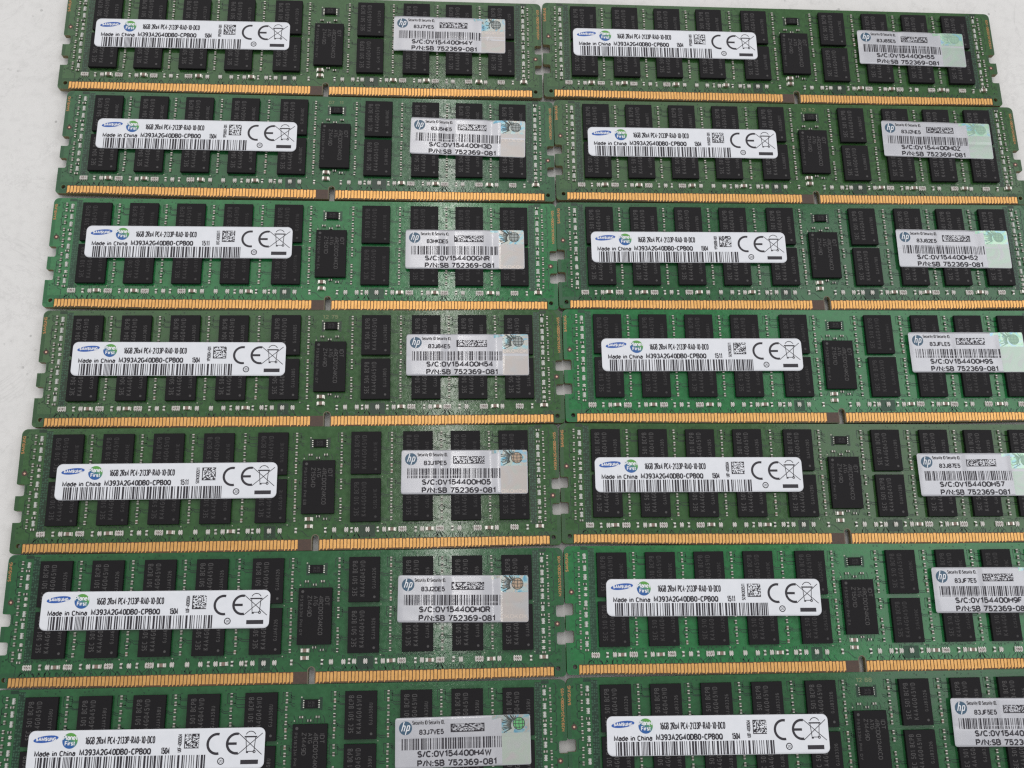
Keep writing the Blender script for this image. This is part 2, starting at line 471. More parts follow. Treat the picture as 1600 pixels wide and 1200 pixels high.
SIX = [A(.3, .31, .3, .31, 0, 360, 14), [(0, .31)] + A(.36, .6, .36, .4, 180, 65)]
GLYPHS = {                                              # width, strokes (cap height 1)
    '0': (.6, [stadium(.6)]), 'O': (.68, [stadium(.68)]), 'Q': (.68, [stadium(.68), [(.4, .25), (.7, -.06)]]),
    '1': (.34, [[(.02, .76), (.28, 1), (.28, 0)]]),
    '2': (.6, [A(.3, .7, .29, .3, 165, -35) + [(.02, 0), (.6, 0)]]),
    '3': (.6, [A(.29, .74, .27, .26, 155, -90), A(.29, .26, .3, .26, 90, -155)]),
    '4': (.64, [[(.48, 0), (.48, 1), (0, .28), (.64, .28)]]),
    '5': (.6, [[(.55, 1), (.09, 1), (.05, .52)] + A(.28, .33, .31, .33, 125, -155)]),
    '6': (.6, SIX), '9': (.6, [[(.6 - a, 1 - b) for a, b in q] for q in SIX]),
    '7': (.58, [[(0, 1), (.58, 1), (.2, 0)]]),
    '8': (.6, [A(.3, .75, .26, .25, 0, 360, 14), A(.3, .26, .3, .26, 0, 360, 14)]),
    'A': (.68, [[(0, 0), (.34, 1), (.68, 0)], [(.12, .33), (.56, .33)]]),
    'B': (.62, [[(0, 0), (0, 1), (.32, 1)] + A(.32, .76, .26, .24, 90, -90) + [(0, .52)],
                [(.3, .52)] + A(.33, .26, .29, .26, 90, -90) + [(0, 0)]]),
    'C': (.64, [A(.33, .66, .33, .34, 35, 180) + A(.33, .34, .33, .34, 180, 325)]),
    'D': (.64, [[(0, 0), (0, 1), (.26, 1)] + A(.28, .64, .36, .36, 90, 0) + A(.28, .36, .36, .36, 0, -90) + [(0, 0)]]),
    'E': (.56, [[(.56, 1), (0, 1), (0, 0), (.56, 0)], [(0, .52), (.48, .52)]]),
    'F': (.54, [[(.54, 1), (0, 1), (0, 0)], [(0, .52), (.46, .52)]]),
    'G': (.67, [A(.33, .66, .33, .34, 40, 180) + A(.33, .34, .33, .34, 180, 360) + [(.66, .46), (.4, .46)]]),
    'H': (.64, [[(0, 0), (0, 1)], [(.64, 0), (.64, 1)], [(0, .52), (.64, .52)]]),
    'I': (.1, [[(.05, 0), (.05, 1)]]),
    'J': (.48, [[(.46, 1), (.46, .25)] + A(.23, .25, .23, .25, 0, -165)]),
    'K': (.64, [[(0, 0), (0, 1)], [(.6, 1), (0, .38)], [(.2, .58), (.64, 0)]]),
    'L': (.54, [[(0, 1), (0, 0), (.54, 0)]]),
    'M': (.84, [[(0, 0), (0, 1), (.42, .12), (.84, 1), (.84, 0)]]),
    'N': (.64, [[(0, 0), (0, 1), (.64, 0), (.64, 1)]]),
    'P': (.6, [[(0, 0), (0, 1), (.32, 1)] + A(.32, .73, .28, .27, 90, -90) + [(0, .46)]]),
    'R': (.62, [[(0, 0), (0, 1), (.32, 1)] + A(.32, .74, .27, .26, 90, -90) + [(0, .48)], [(.32, .48), (.62, 0)]]),
    'S': (.6, [A(.3, .75, .28, .25, 30, 270) + A(.3, .25, .3, .25, 90, -155)]),
    'T': (.62, [[(0, 1), (.62, 1)], [(.31, 1), (.31, 0)]]),
    'U': (.64, [[(0, 1), (0, .3)] + A(.32, .32, .32, .32, 180, 360) + [(.64, 1)]]),
    'V': (.66, [[(0, 1), (.33, 0), (.66, 1)]]),
    'W': (.9, [[(0, 1), (.22, 0), (.45, .85), (.68, 0), (.9, 1)]]),
    'X': (.64, [[(0, 0), (.64, 1)], [(0, 1), (.64, 0)]]),
    'Y': (.66, [[(0, 1), (.33, .45), (.66, 1)], [(.33, .45), (.33, 0)]]),
    'Z': (.6, [[(0, 1), (.6, 1), (0, 0), (.6, 0)]]),
    'a': (.5, [A(.25, .24, .25, .25, 0, 360, 12), [(.5, 0), (.5, .5)] + A(.25, .5, .25, .22, 0, 140, 5)]),
    'c': (.48, [A(.26, .35, .26, .36, 45, 315, 10)]),
    'd': (.52, [A(.26, .35, .26, .36, 0, 360, 12), [(.52, 0), (.52, 1)]]),
    'e': (.52, [[(0, .38), (.52, .38)] + A(.26, .35, .26, .36, 5, 315, 10)]),
    'h': (.5, [[(0, 0), (0, 1)], [(0, .4)] + A(.25, .45, .25, .26, 180, 0, 6) + [(.5, 0)]]),
    'i': (.1, [[(.05, 0), (.05, .7)], [(.05, .88), (.05, 1)]]),
    'l': (.1, [[(.05, 0), (.05, 1)]]),
    'n': (.5, [[(0, 0), (0, .7)], [(0, .4)] + A(.25, .45, .25, .26, 180, 0, 6) + [(.5, 0)]]),
    'r': (.34, [[(0, 0), (0, .7)], [(0, .4)] + A(.26, .4, .26, .3, 180, 75, 4)]),
    's': (.46, [A(.23, .52, .21, .18, 30, 270, 7) + A(.23, .17, .23, .17, 90, -155, 7)]),
    't': (.34, [[(.14, .95), (.14, .1), (.3, 0)], [(0, .7), (.34, .7)]]),
    'u': (.5, [[(0, .7), (0, .26)] + A(.25, .26, .25, .26, 180, 360, 6), [(.5, 0), (.5, .7)]]),
    'x': (.5, [[(0, 0), (.5, .7)], [(0, .7), (.5, 0)]]),
    'y': (.5, [[(0, .7), (.25, 0)], [(.5, .7), (.16, -.2)]]),
    '-': (.44, [[(0, .45), (.44, .45)]]), '_': (.44, [[(0, .45), (.44, .45)]]),
    ':': (.16, [[(.08, -.06), (.08, .16)], [(.08, .5), (.08, .72)]]),
    '/': (.36, [[(0, 0), (.36, 1)]]), ',': (.12, [[(.1, .12), (.02, -.12)]]), ' ': (.22, []),
}


def lay_out(s, gap):
    out, x = [], 0.0
    for ch in s:
        w, st = GLYPHS[ch]
        out += [[(a + x, b) for a, b in q] for q in st]
        x += w + gap
    return out, x - gap


def obj(name, mesh, parent, loc=(0, 0, 0), rotz=0.0, sy=1.0, mats=None, kind=None):
    o = bpy.data.objects.new(name, mesh)
    col.objects.link(o)
    o.parent = parent
    o.location = (loc[0] * MM, loc[1] * MM, loc[2] * MM)
    if rotz:
        o.rotation_euler = (0, 0, rotz)
    if sy != 1.0:
        o.scale = (1, sy, 1)
    if mats:
        for i, m in mats.items():
            o.material_slots[i].link = 'OBJECT'
            o.material_slots[i].material = m
    if kind:
        o['kind'] = kind
    return o


# ------------------------------------------------------------------ the table
tb = MB()
tb.box(-620, -420, -25, 620, 620, 0)
table = obj('table_surface', tb.mesh('table_surface', [M_TABLE]), None)
table['kind'] = 'structure'
table['label'] = 'scuffed off-white table top under the memory modules'
table['category'] = 'table'

# ------------------------------------------------------------------ board outline
LEN, HGT = 133.35, 31.25
NX0, NX1, NYC = 71.95, 73.45, 3.2       # the key notch


def edge_y(x):
    """lower edge of the board, a little lower in the middle"""
    k = [(0, .62), (8, .62), (36, .22), (99, .22), (125, .62), (LEN, .62)]
    for (a, p), (b, q) in zip(k, k[1:]):
        if x <= b:
            return p + (q - p) * (x - a) / (b - a)
    return .62


def arc(cx, cy, r, a0, a1, n=6):
    return [(cx + r * math.cos(math.radians(a0 + (a1 - a0) * i / n)),
             cy + r * math.sin(math.radians(a0 + (a1 - a0) * i / n))) for i in range(n + 1)]


def side_notches(sign):
    """right-hand edge going up (mirrored for the left)"""
    pts = []
    for y0, y1 in ((8.05, 10.95), (14.55, 17.4)):
        d, r = 2.0, 0.5
        pts += [(LEN, y0)]
        pts += arc(LEN - d + r, y0 + r, r, 270, 180, 4)
        pts += arc(LEN - d + r, y1 - r, r, 180, 90, 4)
        pts += arc(LEN - .35, y1 + .35, .35, 270, 360, 3)
    return pts


outline = arc(.9, .62 + .9, .9, 180, 270, 5)
outline += [(8, .62), (22, edge_y(22)), (36, .22), (NX0, .22)]
outline += [(NX0, NYC)] + arc((NX0 + NX1) / 2, NYC, (NX1 - NX0) / 2, 180, 0, 10)[1:-1] + [(NX1, NYC), (NX1, .22)]
outline += [(99, .22), (112, edge_y(112)), (125, .62)]
outline += arc(LEN - .9, .62 + .9, .9, 270, 360, 5)
outline += side_notches(1)
outline += arc(LEN - 1.4, HGT - 1.4, 1.4, 0, 90, 6)
outline += arc(1.4, HGT - 1.4, 1.4, 90, 180, 6)
outline += [(LEN - x, y) for x, y in reversed(side_notches(1))]
HOLES = [(1.98, 2.45), (131.42, 2.48)]


def board_mesh():
    bm = bmesh.new()
    loops = [outline] + [[(hx + .56 * math.cos(2 * math.pi * i / 20), hy + .56 * math.sin(2 * math.pi * i / 20))
                          for i in range(20)] for hx, hy in HOLES]
    edges, tops = [], []
    for lp in loops:
        vs = [bm.verts.new((x * MM, y * MM, 0)) for x, y in lp]
        tops.append(vs)
        edges += [bm.edges.new((vs[i], vs[(i + 1) % len(vs)])) for i in range(len(vs))]
    bmesh.ops.triangle_fill(bm, use_beauty=True, use_dissolve=False, edges=edges, normal=(0, 0, 1))
    for f in bm.faces:
        if f.normal.z < 0:
            f.normal_flip()
        f.material_index = 0
    faces = list(bm.faces)
    low = {}
    for vs in tops:
        for v in vs:
            low[v] = bm.verts.new((v.co.x, v.co.y, -1.4 * MM))
    for f in faces:
        g = bm.faces.new([low[v] for v in reversed(f.verts)])
        g.material_index = 0
    for li, vs in enumerate(tops):
        for i in range(len(vs)):
            a, b = vs[i], vs[(i + 1) % len(vs)]
            q = (a, low[a], low[b], b)
            f = bm.faces.new(q)
            f.material_index = 1
    bmesh.ops.recalc_face_normals(bm, faces=bm.faces)
    # a fine rounded arris so the edge catches light
    me = bpy.data.meshes.new('circuit_board')
    bm.to_mesh(me); bm.free()
    me.materials.append(MASK['olive']); me.materials.append(M_LAM)
    return me


ME_BOARD = board_mesh()

# ------------------------------------------------------------------ chips
CW, CH = 7.45, 10.75
CHIP_X = [7.98, 20.1, 32.35, 44.72, 57.98, 81.12, 94.02, 106.02, 118.1]
CHIP_Y = [18.82, 7.02]


def body(mb, w, h, z0, z1, mi=0):
    mb.box(-w / 2, -h / 2, z0, w / 2, h / 2, z1, mi, cham=0.06)
    mb.box(-w / 2 + .35, -h / 2 + .35, 0.0, w / 2 - .35, h / 2 - .35, z0 + .01, mi, bottom=False)


b = MB(); body(b, CW, CH, .22, 1.1)
ME_DRAM = b.mesh('dram_chip', [M_EPOXY])
b = MB(); body(b, 8.0, 13.3, .22, 1.1)
rr = random.Random(5)
for i in range(21):                                    # pale solder lands round the register
    y = -6.3 + i * .63
    if rr.random() < .85:
        b.box(-4.35, y - .1, 0, -4.1, y + .1, .05, 1, bottom=False)
    if rr.random() < .85:
        b.box(4.1, y - .1, 0, 4.35, y + .1, .05, 1, bottom=False)
ME_REG = b.mesh('register_chip', [M_EPOXY, CHANNEL['olive']])
b = MB(); b.box(-1.6, -1.0, .05, 1.6, 1.0, .75, 0, cham=.05)
for s in (-1, 1):
    for i in range(4):
        y = -.75 + .5 * i
        b.box(min(s * 1.58, s * 1.95), y - .12, 0, max(s * 1.58, s * 1.95), y + .12, .2, 1, bottom=False)
ME_SENSOR = b.mesh('sensor_chip', [M_EPOXY, M_TIN])
b = MB(); b.box(-CW / 2, -CH / 2, -ZT, CW / 2, CH / 2, -1.4)
ME_REAR = b.mesh('rear_chip', [M_EPOXY])

_mark = {}


def dram_marking(week, lot, faint):
    key = (week, lot, faint)
    if key not in _mark:
        m = MB()
        x, t = -CW / 2, CH / 2
        z = 1.112
        m.text('SEC %s BCPB' % week, x + .90, t - 9.35, x + 2.10, t - .95, z, 0, rot=1, wt=.125, gap=.5)
        m.text('K4A4G045WD', x + 2.72, t - 9.45, x + 3.92, t - .95, z, 0, rot=1, wt=.125, gap=.55)
        m.text(lot, x + 5.62, t - 7.6, x + 6.5, t - 2.7, z, 0, rot=1, wt=.125, gap=.5)
        m.disc(x + 6.22, t - 9.6, .30, z, 0)
        _mark[key] = m.mesh('marking', [M_MARK2 if faint else M_MARK])
    return _mark[key]


def register_marking(lot, line):
    key = (lot, line)
    if key not in _mark:
        m = MB()
        z = 1.112
        x, t = -4.0, 6.65
        m.text('IDT', x + 6.35, t - 4.3, x + 7.42, t - 2.1, z, 0, rot=-1)
        m.text('4RCD0124KC0', x + 4.85, t - 11.1, x + 5.95, t - 1.95, z, 0, rot=-1)
        m.text('ATG', x + 3.62, t - 4.3, x + 4.6, t - 1.95, z, 0, rot=-1)
        m.text(lot, x + 2.2, t - 6.8, x + 3.25, t - 1.85, z, 0, rot=-1)
        m.text(line, x + .45, t - 11.1, x + 1.15, t - 1.85, z, 0, rot=-1, gap=.4)
        m.disc(x + 1.0, t - .9, .36, z, 0)
        _mark[key] = m.mesh('marking', [M_MARK])
    return _mark[key]


b = MB()
b.text('3476', -.8, -.05, .8, .55, .757); b.text('4431', -.8, -.7, .8, -.15, .757)
ME_SMARK = b.mesh('marking', [M_MARK2])

# ------------------------------------------------------------------ passive parts


def capacitor(L, W, H, mid, e=.27, fillet=True):
    """lies along x, metal ends"""
    m = MB()
    c = L * e
    m.box(-L / 2 + c, -W / 2 + .03, 0, L / 2 - c, W / 2 - .03, H - .03, 1, bottom=False)
    m.box(-L / 2, -W / 2, 0, -L / 2 + c, W / 2, H, 0, cham=.05, bottom=False)
    m.box(L / 2 - c, -W / 2, 0, L / 2, W / 2, H, 0, cham=.05, bottom=False)
    if not fillet:
        return m
    # solder fillets on the pads
    m.box(-L / 2 - .14, -W / 2 - .02, 0, -L / 2, W / 2 + .02, .14, 0, bottom=False)
    m.box(L / 2, -W / 2 - .02, 0, L / 2 + .14, W / 2 + .02, .14, 0, bottom=False)
    return m


def array(n, W, D, H, code=None):
    """n resistors side by side along x with terminals front and back"""
    m = MB()
    m.box(-W / 2, -D / 2, .04, W / 2, D / 2, H, 1, cham=.04)
    p = W / n
    for i in range(n):
        x = -W / 2 + p * (i + .5)
        for s in (-1, 1):
            y0, y1 = sorted((s * (D / 2 - .02), s * (D / 2 + .17)))
            m.box(x - p * .24, y0, 0, x + p * .24, y1, H * .45, 0, bottom=False)
    if code:
        m.text(code, -W * .36, -D * .30, W * .36, D * .26, H + .012, 2, wt=.2)
    return m


MATS_CAP = [M_TIN, M_BROWN]
CAP_BIG = capacitor(1.75, .88, .78, 1)
ME_BIG = CAP_BIG.mesh('ceramic_capacitor', MATS_CAP)
CAP_S = capacitor(.98, .56, .48, 1, .28)
ME_SMALL = CAP_S.mesh('chip_capacitor', [M_TIN, M_GREY])
ME_SMALLD = CAP_S.mesh('chip_resistor', [M_TIN, M_DARK])
ME_ARR = [array(4, 2.02, .98, .46, c).mesh('resistor_array', [M_TIN, M_PALE, M_CODE]) for c in ('151', '150', '431')]
ME_PAIR = array(2, .98, .86, .46).mesh('resistor_pair', [M_TIN, M_PALE])
ARR_S = array(4, 1.36, .46, .4)
ME_ARRS = ARR_S.mesh('resistor_array', [M_TIN, M_PALE2])
ME_PAIRS = array(2, .78, .46, .4).mesh('resistor_pair', [M_TIN, M_PALE])

ROW_ARR = [7.05, 16.26, 25.65, 35.07, 94.0, 103.15, 112.52, 121.7]
ROW_SMALL = [9.89, 19.2, 28.51, 32.11, 48.65, 57.43, 67.95, 81.54, 87.92, 97.28, 106.35, 124.98]
ROW_PAIR = [11.7, 20.97, 30.33, 40.25, 43.75, 46.77, 50.31, 56.33, 58.88, 61.48, 64.04, 77.26, 80.23, 82.75, 85.4,
            89.56, 98.83, 108.09, 117.3]
ROW_BIG = [13.5, 22.96, 37.81, 52.24, 91.43, 100.7, 115.4]
ROW_DARK = [54.13, 75.13]
ROW_Y = 5.12
STRIP_ARR = [(5.05, y) for y in (28.75, 25.82, 23.68, 17.38, 14.63, 12.34, 7.77)] + \
            [(128.1, y) for y in (28.4, 25.23, 23.37, 19.53, 16.63, 13.66, 11.34)]
STRIP_PAIR = [(5.1, y) for y in (20.83, 19.42, 10.31)] + [(128.1, y) for y in (20.97, 8.85, 7.44)]
CAP_COLS = [17.25, 29.5, 41.9, 54.7, 67.5, 78.68, 91.2, 103.68, 115.72]
CAP_YS = [29.1, 27.5, 25.9, 24.28, 22.72, 21.15, 19.6, 17.3, 15.7, 14.1, 12.5, 10.95, 9.43, 7.75]


def tiny_parts():
    """the crowd of sub-millimetre capacitors between the chips and along both ends"""
    m = MB()
    r = random.Random(11)
    up_cap = [MB(), MB(), MB()]
    for k, mi in enumerate((1, 2, 3)):
        s = capacitor(.95, .55, .46, 1, .27, fillet=False)
        s.mi = [mi if i == 1 else i for i in s.mi]
        up_cap[k] = s
    for cx in CAP_COLS:
        for i, y in enumerate(CAP_YS):
            if cx == 78.68 and i == 9:
                continue
            k = 0 if r.random() < .8 else (1 if r.random() < .7 else 2)
            m.add(up_cap[k], cx + r.uniform(-.05, .05), y + r.uniform(-.05, .05), math.pi / 2 + r.uniform(-.05, .05))
    for x0, ys in ((3.55, (29.28, 27.69, 25.77, 24.11, 22.06, 20.55, 18.94, 17.45, 15.2, 13.61, 11.99, 10.46, 8.39, 6.92)),
                   (129.5, (29.0, 27.39, 25.84, 24.29, 22.3, 20.9, 19.22, 17.54, 14.96, 13.6, 11.9, 10.43, 8.63, 6.98))):
        for y in ys:
            m.add(up_cap[0], x0 + r.uniform(-.05, .05), y, math.pi / 2 + r.uniform(-.06, .06), .92)
    for x, y, k in [(4.95, 27.4, 0), (4.94, 21.97, 2), (4.91, 16.09, 0), (5.02, 9.15, 2), (4.98, 6.31, 0),
                    (128.15, 29.75, 2), (128.16, 26.75, 0), (128.05, 21.99, 0), (128.08, 17.91, 2), (128.08, 15.11, 0),
                    (128.1, 9.84, 0), (128.14, 6.35, 0),
                    (71.0, 23.94, 0), (74.8, 23.94, 0), (72.9, 23.15, 2), (73.25, 8.5, 2), (75.05, 7.9, 2)]:
        m.add(up_cap[k], x, y, 0, .95)
    return m.mesh('small_component_cluster', [M_TIN2, M_GREY, M_BROWN, M_DARK])


ME_TINY = tiny_parts()

# ------------------------------------------------------------------ etched pattern of the board
PITCH_L, PITCH_R = (67.85 - 3.05) / 76, (129.7 - 73.8) / 66
PIN_X = [3.36 + PITCH_L * i for i in range(77)] + [74.11 + PITCH_R * i for i in range(67)]


def strip_mesh():
    m = MB()
    for a, b_ in ((2.88, NX0 - .16), (NX1 + .16, 130.55)):
        n = 30
        xs = [a + (b_ - a) * i / n for i in range(n + 1)]
        for x, y in zip(xs, xs[1:]):
            m.poly([(x, edge_y(x) + .03), (y, edge_y(y) + .03), (y, 2.98), (x, 2.98)], .006, 2)
    m.rect(68.42, .26, NX0 - .21, 2.97, .009, 0)
    # bevelled lip of bare laminate round the key notch
    c = (NX0 + NX1) / 2
    m.ring(c, NYC, .76, .96, .010, 1, 12, 0, math.pi)
    m.rect(NX0 - .2, .24, NX0 - .01, NYC, .010, 1)
    m.rect(NX1 + .01, .24, NX1 + .2, NYC, .010, 1)
    return m.mesh('contact_strip', [M_STRIP, M_RIMLIP, M_STRIP2])


M_RIMLIP = new_mat('notch_lip', (0.16, 0.13, 0.09), 0.5)
ME_STRIP = strip_mesh()


def etched():
    """0 gaps between copper, 1 rim without copper, 2 via rings"""
    m = MB()
    r = random.Random(3)
    z1, z2, z3 = .006, .010, .014
    # copper-free rim
    for s in (0, 1):
        X = (lambda x: LEN - x) if s else (lambda x: x)
        for y0, y1 in ((1.6, 7.95), (11.1, 14.4), (17.7, 29.4)):
            xa, xb = sorted((X(.08), X(.95)))
            m.rect(xa, y0, xb, y1, z1, 1)
        tri = [(X(.95), 29.4), (X(.08), 29.4), (X(.25), 30.3), (X(.7), 30.8), (X(1.5), 31.15), (X(2.1), 31.15)]
        m.poly(tri if s else tri[::-1], z1, 1)
        for y0, y1 in ((8.0, 11.0), (14.5, 17.45)):
            xa, xb = sorted((X(2.03), X(2.5)))
            m.rect(xa, y0, xb, y1, z1, 1)
        xa, xb = sorted((X(.97), X(2.95)))
        hx, hy = HOLES[s]
        ring = []
        for t in range(24):
            a = 2 * math.pi * t / 24
            dx, dy = math.cos(a), math.sin(a)
            k = min(((xb if dx > 0 else xa) - hx) / dx if abs(dx) > 1e-6 else 1e9,
                    ((3.95 if dy > 0 else .75) - hy) / dy if abs(dy) > 1e-6 else 1e9)
            ring.append(((hx + .575 * dx, hy + .575 * dy), (hx + k * dx, hy + k * dy)))
        for t in range(24):
            u = (t + 1) % 24
            m.poly([ring[t][0], ring[t][1], ring[u][1], ring[u][0]], z1, 1)
        xa, xb = sorted((X(2.97), X(5.4)))
        m.rect(xa, 3.0, xb, 3.95, z1, 1)
        m.ring(hx, hy, .60, .80, z3, 3, 20)
        # dark via field between end strip and first chip
        xa, xb = sorted((X(5.95), X(7.5)))
        m.rect(xa, 5.9, xb, 30.7, z1, 0)
        xa, xb = sorted((X(4.1), X(5.93)))
        m.rect(xa, 30.3, xb, 31.1, z1, 0)
        y = 6.2
        while y < 30.5:
            for xx in (6.22, 6.78, 7.3):
                if r.random() < .8:
                    m.ring(X(xx) + r.uniform(-.08, .08), y + r.uniform(-.15, .15), .07, .19, z3, 2, 8)
            y += .62
        # loops of trace round the end capacitors
        for y in (29.0, 26.6, 24.9, 22.8, 19.7, 16.2, 12.8, 11.2, 7.6):
            w = r.uniform(.7, 1.3)
            m.path([(X(3.1), y - w), (X(2.75), y - w), (X(2.45), y - w + .3), (X(2.45), y + w - .3), (X(2.75), y + w),
                    (X(3.1), y + w)], .2, z2, 0)
        for _ in range(16):
            m.ring(X(r.uniform(1.2, 2.6)), r.choice([r.uniform(4.4, 7.4), r.uniform(18, 30)]), .12, .2, z3, 0, 8)
        m.path([(X(3.3), 6.3), (X(3.3), 5.9), (X(4.3), 5.4), (X(4.3), 4.1)], .2, z2, 0)
    # traces from the component row down to the contacts
    for i, x in enumerate(PIN_X):
        if 66.5 < x < 75.5:
            continue
        t = r.random()
        if t < .72:
            dx = r.choice([-.6, -.4, 0, 0, .4, .6])
            y1 = r.uniform(3.7, 4.35)
            pts = [(x, 3.0), (x, 3.25), (x + dx, 3.25 + abs(dx) + .05), (x + dx, max(y1, 3.4 + abs(dx)))]
            m.path(pts, .18, z2, 0)
            if t < .25:
                m.path([(p[0] + .22, p[1]) for p in pts], .18, z2, 0)
    for x in ROW_ARR:
        for k in (-.75, -.25, .25, .75):
            m.path([(x + k, 4.45), (x + k, 4.15), (x + k * 2.2, 3.5), (x + k * 2.2, 3.0)], .2, z2, 0)
            if r.random() < .7:
                m.path([(x + k, 5.8), (x + k, 6.2), (x + k + r.uniform(-.5, .5), 6.7)], .18, z2, 0)
    for x in ROW_PAIR:
        for k in (-.25, .25):
            m.path([(x + k, 4.45), (x + k, 4.1), (x + k * 2.6, 3.5), (x + k * 2.6, 3.0)], .2, z2, 0)
            m.path([(x + k, 5.8), (x + k, 6.6)], .18, z2, 0)
    # darker copper-free islands in the row
    for x0, x1 in ((83.4, 87.3), (60.2, 63.0)):
        m.rect(x0, 3.3, x1, 6.3, z1, 0)
    # fan-out between chips and the capacitor columns
    n = len(CAP_COLS)
    for ci, cx in enumerate(CAP_COLS):
        lefts = [x + CW for x in CHIP_X] + [77.2]
        rights = CHIP_X + [69.2]
        xl = max(x for x in lefts if x < cx)
        xr = min(x for x in rights if x > cx)
        for yb in (25.9, 19.8, 14.1, 8.0):
            for k in (0, -.42):
                y = yb + k
                m.path([(xl - .05, y), (xl + .45, y), (xl + .8, y - .35), (cx - .55, y - .35)], .2, z2, 0)
        for yb in (28.9, 27.3, 17.2, 22.3, 11.0):
            for k in (0, -.42):
                y = yb + k
                q = r.uniform(.25, .6)
                m.path([(cx + .5, y), (cx + .9, y), (cx + .9 + q, y - q), (xr + .1, y - q)], .2, z2, 0)
        for yb in (21.9, 10.2):                       # diamond loops
            m.path([(cx, yb + .95), (cx + .75, yb + .2), (cx + .75, yb - .1), (cx, yb - .85), (cx - .75, yb - .1),
                    (cx - .75, yb + .2), (cx, yb + .95)], .2, z2, 0)
        for yb in (28.3, 16.5):                       # square loops
            m.path([(cx - .95, yb + 1.2), (cx - .95, yb - 1.0), (cx + .95, yb - 1.0), (cx + .95, yb + 1.2),
                    (cx - .95, yb + 1.2)], .2, z2, 0)
        for _ in range(9):
            m.ring(cx + r.choice([-1, 1]) * r.uniform(.9, 1.5), r.uniform(7, 30), .07, .17, z3, 0, 8)
    # vias under the chip rows
    for x in [5.8 + .47 * i for i in range(258)]:
        if r.random() < .52 and not 70 < x < 74:
            m.ring(x + r.uniform(-.15, .15), 6.45 + r.uniform(-.3, .35), .09, .2, z3, 0, 8)
        if r.random() < .2:
            m.ring(x, r.uniform(3.6, 4.2), .09, .19, z3, 2, 8)
        if r.random() < .12 and not 68 < x < 78:
            m.ring(x, r.uniform(30.0, 30.8), .09, .19, z3, 0, 8)
    # round the register
    for k in range(9):
        x = 69.6 + k * .85
        m.path([(x, 8.9), (x, 8.3), (x + r.uniform(-.6, .6), 7.4)], .18, z2, 0)
        m.path([(x, 22.6), (x, 23.3), (x + r.uniform(-.6, .6), 24.2)], .18, z2, 0)
    m.path([(68.5, 5.0), (69.4, 5.0), (70.9, 3.6), (71.6, 3.5)], .2, z2, 0)
    m.path([(75.1, 4.5), (75.1, 3.9), (74.4, 3.3)], .2, z2, 0)
    m.rect(70.7, 25.4, 71.5, 28.3, z1, 0); m.rect(75.0, 25.4, 75.8, 28.3, z1, 0)
    return m.mesh('etched_trace_pattern', [CHANNEL['olive'], RIM['olive'], M_VIA, RIM['olive']])


ME_ETCH = etched()


def print_mesh(silk):
    m = MB()
    m.text('SAMSUNG', .30, 25.0, 1.02, 29.5, .02, 0, rot=1)
    m.text('M393A2G40DB0-V05', 132.1, 19.5, 132.78, 29.2, .02, 0, rot=1)
    for x, y in ((1.62, 20.1), (131.58, 12.95)):
        m.disc(x, y, .68, .018, 2, 18); m.disc(x, y, .25, .024, 3, 12)
    for x in CHIP_X:
        m.disc(x + CW + .35, 6.55, .16, .018, 1, 8)
        m.disc(x + CW + .3, 18.32, .12, .018, 1, 8)
    m.disc(70.9, 28.35, .2, .018, 1, 8); m.disc(69.4, 23.1, .18, .018, 1, 8)
    if silk:
        m.text(silk, 70.9, 28.95, 74.9, 29.95, .02, 4)
    return m.mesh('board_lettering', [M_COPPER, M_DOT, M_FIDR, M_FIDC, M_SILK])


# ------------------------------------------------------------------ gold contacts


def contact(tail):
    """unit long in y, scaled to length; two outline variants"""
    m = MB()
    w = .325
    if tail:
        pts = [(-w, 0), (-w + .10, 0), (-w + .34, .15), (w, .15), (w, .93), (w - .1, .985), (-w + .1, .985), (-w, .93)]
    else:
        pts = [(-w, .13), (w, .13), (w, 1.0), (-w, 1.0)]
    m.prism(pts, .006, .05)
    return m.mesh('gold_contact', [M_GOLD])


ME_PIN = [contact(True), contact(False)]

# ------------------------------------------------------------------ labels
LZ = 1.2                                                # upper face of a label above the board
GAPS = [(a + CW, b_) for a, b_ in zip(CHIP_X, CHIP_X[1:])]


